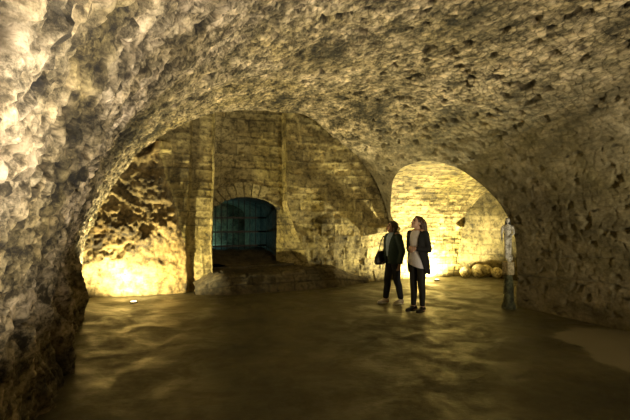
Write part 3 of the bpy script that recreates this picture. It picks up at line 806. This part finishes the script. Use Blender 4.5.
def woman_long_hair():
    root = empty('person', (1.795, 7.68, 0.012), math.radians(218))
    tag(root, 'person with long brown hair, open black cardigan and pale top, hands clasped', 'person', 'visitors looking up at the vault')
    hipL, hipR = (0.0, 0.085, 0.86), (0.0, -0.085, 0.86)
    knL, knR = (0.012, 0.080, 0.46), (0.02, -0.085, 0.46); anL, anR = (-0.02, 0.075, 0.09), (0.02, -0.085, 0.09)
    shL, shR = (0.0, 0.165, 1.345), (0.0, -0.165, 1.345)
    elL, elR = (-0.03, 0.215, 1.075), (-0.01, -0.205, 1.075); wrL, wrR = (0.17, 0.075, 1.10), (0.17, -0.06, 1.09)
    bm = bmesh.new()
    T, e, fn = head(bm, (0.025, 0, 1.535), math.radians(-12), math.radians(20))
    capsule(bm, (-0.015, 0, 1.38), (0.005, 0, 1.47), 0.052, 0.047)
    capsule(bm, (0, 0.09, 1.37), (0, -0.09, 1.37), 0.06, 0.06)
    ellipsoid(bm, (0.0, 0, 1.26), (0.10, 0.150, 0.14)); ellipsoid(bm, (0.0, 0, 1.09), (0.088, 0.122, 0.13)); ellipsoid(bm, (-0.01, 0, 0.92), (0.11, 0.155, 0.12))
    arm(bm, shL, elL, wrL, (0.044, 0.036, 0.024)); arm(bm, shR, elR, wrR, (0.044, 0.036, 0.024))
    leg(bm, hipL, knL, anL); leg(bm, hipR, knR, anR)
    hand(bm, wrL, (0.35, -1, 0.05), (-0.9, -0.4, 0.0), 1, 0.9); hand(bm, wrR, (0.4, 1, -0.05), (-0.9, 0.4, 0.0), -1, 0.9)
    foot(bm, anL, (1, 0.1, 0)); foot(bm, anR, (1, -0.15, 0))
    fuse('body', bm, M_skin, 0.0065, root, 2, fn, [M_skin, M_eye, M_lip])
    # hair: cap, side falls and long back
    bm = bmesh.new()
    ellipsoid(bm, T((-0.030, 0, 0.038)), (0.104, 0.088, 0.098), e)
    capsule(bm, T((0.035, 0.0, 0.095)), T((-0.06, 0, 0.10)), 0.030, 0.035)
    for s in (1, -1):
        capsule(bm, T((-0.01, 0.076*s, 0.04)), Vector((-0.045, 0.085*s, 1.40)), 0.026, 0.030)
        capsule(bm, Vector((-0.045, 0.085*s, 1.40)), Vector((-0.085, 0.088*s, 1.27)), 0.030, 0.016)
    loft(bm, [ering(-0.125, 0, 1.19, 0.018, 0.085), ering(-0.125, 0, 1.28, 0.036, 0.112), ering(-0.115, 0, 1.40, 0.055, 0.112), ering(-0.110, 0, 1.52, 0.062, 0.098), ering(-0.085, 0, 1.60, 0.05, 0.075)])
    fuse('hair', bm, M_hair_l, 0.008, root, 2)
    # pale top with slanting hem
    bm = bmesh.new()
    loft(bm, [ering(0.0, 0, 0.80, 0.128, 0.178, tilt=-0.10, tilty=-0.28), ering(0.0, 0, 0.90, 0.135, 0.182, tilty=-0.12), ering(0.002, 0, 1.02, 0.118, 0.158), ering(0.005, 0, 1.12, 0.112, 0.148),
              ering(0.006, 0, 1.24, 0.120, 0.165), ering(0.0, 0, 1.32, 0.108, 0.175), ering(-0.005, 0, 1.385, 0.080, 0.14), ering(-0.008, 0, 1.41, 0.066, 0.09)])
    fuse('top', bm, M_top, 0.009, root, 2)
    # cardigan
    bm = bmesh.new()
    shell_arc(bm, [(0.66, -0.03, 0.165, 0.215, 1.15, 0.02), (0.86, -0.01, 0.165, 0.210, 0.90, 0.0), (1.02, 0.0, 0.150, 0.188, 0.62, 0.0), (1.15, 0.002, 0.142, 0.182, 0.52, 0.0),
                   (1.27, 0.0, 0.142, 0.196, 0.50, 0.0), (1.36, -0.005, 0.115, 0.190, 0.60, 0.0), (1.41, -0.01, 0.085, 0.125, 0.8, 0.0)], 0.024)
    for sh, el, wr in ((shL, elL, wrL), (shR, elR, wrR)):
        w2 = Vector(el)+(Vector(wr)-Vector(el))*0.80
        capsule(bm, sh, el, 0.064, 0.052); capsule(bm, el, w2, 0.052, 0.043)
    fuse('cardigan', bm, M_cardi, 0.009, root, 2)
    bm = bmesh.new()
    ellipsoid(bm, (-0.01, 0, 0.92), (0.118, 0.163, 0.12))
    for h, k_, a in ((hipL, knL, anL), (hipR, knR, anR)): leg(bm, h, k_, (a[0], a[1], 0.125), (0.092, 0.063, 0.045))
    fuse('leggings', bm, M_legg, 0.01, root, 2)
    shoe(root, anL, (1, 0.1, 0), M_shoeb, M_shoeb, 0.95); shoe(root, anR, (1, -0.15, 0), M_shoeb, M_shoeb, 0.95)

def woman_short_hair():
    root = empty('person', (1.50, 8.42, 0.012), math.radians(205))
    tag(root, 'person with short dark hair, dark green jacket and pale trainers', 'person', 'visitors looking up at the vault')
    hipL, hipR = (0.0, 0.085, 0.82), (0.0, -0.085, 0.82)
    knL, knR = (-0.01, 0.095, 0.44), (0.08, -0.09, 0.44); anL, anR = (-0.09, 0.10, 0.09), (0.11, -0.10, 0.09)
    shL, shR = (0.0, 0.17, 1.265), (0.0, -0.17, 1.265)
    elL, elR = (-0.04, 0.235, 1.00), (0.0, -0.225, 1.00); wrL, wrR = (0.02, 0.225, 0.78), (0.15, -0.19, 0.86)
    bm = bmesh.new()
    T, e, fn = head(bm, (0.035, 0, 1.445), math.radians(0), math.radians(20), 0.98)
    capsule(bm, (-0.01, 0, 1.30), (0.012, 0, 1.385), 0.055, 0.05)
    capsule(bm, (0, 0.09, 1.29), (0, -0.09, 1.29), 0.065, 0.065)
    ellipsoid(bm, (0.0, 0, 1.18), (0.115, 0.155, 0.14)); ellipsoid(bm, (0.01, 0, 1.02), (0.11, 0.145, 0.14)); ellipsoid(bm, (-0.005, 0, 0.88), (0.12, 0.165, 0.12))
    arm(bm, shL, elL, wrL); arm(bm, shR, elR, wrR)
    leg(bm, hipL, knL, anL); leg(bm, hipR, knR, anR)
    hand(bm, wrL, (0.15, -0.05, -1), (0.3, -1, 0.0), 1, 0.5); hand(bm, wrR, (0.4, 0.1, -1), (0.2, 1, 0.0), -1, 1.1)
    foot(bm, anL, (1, 0.12, 0)); foot(bm, anR, (1, -0.12, 0))
    fuse('body', bm, M_skin, 0.0065, root, 2, fn, [M_skin, M_eye, M_lip])
    bm = bmesh.new()
    ellipsoid(bm, T((-0.028, 0, 0.040)), (0.106, 0.092, 0.100), e)
    ellipsoid(bm, T((-0.055, 0, -0.01)), (0.070, 0.086, 0.088), e)
    capsule(bm, T((0.055, 0.035, 0.085)), T((0.03, -0.05, 0.092)), 0.024, 0.028)
    for s in (1, -1): capsule(bm, T((-0.005, 0.078*s, 0.03)), T((-0.03, 0.076*s, -0.06)), 0.024, 0.022)
    fuse('hair', bm, M_hair_s, 0.008, root, 2)
    bm = bmesh.new()
    loft(bm, [ering(0.012, 0, 0.90, 0.130, 0.165), ering(0.014, 0, 1.02, 0.132, 0.162), ering(0.008, 0, 1.16, 0.130, 0.165), ering(0.0, 0, 1.26, 0.112, 0.165), ering(-0.002, 0, 1.32, 0.082, 0.12), ering(0, 0, 1.35, 0.068, 0.08)])
    fuse('shirt', bm, M_shirt, 0.009, root, 2)
    bm = bmesh.new()
    shell_arc(bm, [(0.76, -0.005, 0.165, 0.205, 0.12, 0.0), (0.86, -0.005, 0.165, 0.205, 0.16, 0.0), (1.0, 0.0, 0.158, 0.190, 0.22, 0.0), (1.12, 0.0, 0.152, 0.190, 0.30, 0.0),
                   (1.22, -0.003, 0.142, 0.195, 0.42, 0.0), (1.29, -0.005, 0.118, 0.185, 0.55, 0.0), (1.345, -0.01, 0.088, 0.115, 0.75, 0.0), (1.375, -0.012, 0.085, 0.09, 0.85, 0.0)], 0.026)
    for sh, el, wr in ((shL, elL, wrL), (shR, elR, wrR)):
        w2 = Vector(el)+(Vector(wr)-Vector(el))*0.93
        capsule(bm, sh, el, 0.070, 0.058); capsule(bm, el, w2, 0.058, 0.046)
    fuse('jacket', bm, M_jacket, 0.009, root, 2)
    bm = bmesh.new()
    ellipsoid(bm, (-0.005, 0, 0.87), (0.130, 0.172, 0.12))
    for h, k_, a in ((hipL, knL, anL), (hipR, knR, anR)): leg(bm, h, k_, (a[0], a[1], 0.13), (0.096, 0.070, 0.056))
    fuse('trousers', bm, M_trouser, 0.01, root, 2)
    shoe(root, anL, (1, 0.12, 0), M_shoew, M_sole, 0.95); shoe(root, anR, (1, -0.12, 0), M_shoew, M_sole, 0.95)
    # shoulder bag, hanging in front of the far hip and held by the far hand
    bag = empty('shoulder_bag', root.matrix_basis @ Vector((0.20, -0.14, 0.78)), math.radians(205+20))
    bag.location = Vector((1.50, 8.42, 0))+Matrix.Rotation(math.radians(205), 3, 'Z') @ Vector((0.185, -0.19, 0.76))
    tag(bag, 'black slouching bag hanging at the side of the short haired visitor', 'bag')
    bm = bmesh.new()
    loft(bm, [ering(0.0, 0, -0.02, 0.11, 0.045, p=3), ering(0.0, 0, 0.02, 0.145, 0.062, p=3), ering(-0.01, 0, 0.12, 0.135, 0.06, p=3), ering(-0.03, 0, 0.20, 0.10, 0.045, p=3), ering(-0.04, 0, 0.24, 0.085, 0.025, p=3)])
    fuse('bag_body', bm, M_bag, 0.01, bag, 3)
    bm = bmesh.new()
    pts = [(-0.12, 0, 0.20), (-0.14, -0.0, 0.34), (-0.17, -0.02, 0.44), (-0.215, -0.045, 0.525)]
    for a, b in zip(pts, pts[1:]): capsule(bm, a, b, 0.009, 0.009, 8)
    pts = [(0.04, 0, 0.22), (-0.02, -0.01, 0.34), (-0.09, -0.03, 0.44), (-0.19, -0.045, 0.525)]
    for a, b in zip(pts, pts[1:]): capsule(bm, a, b, 0.009, 0.009, 8)
    simple('strap', bm, M_bag, bag)

bpy.context.view_layer.update()
woman_long_hair()
woman_short_hair()
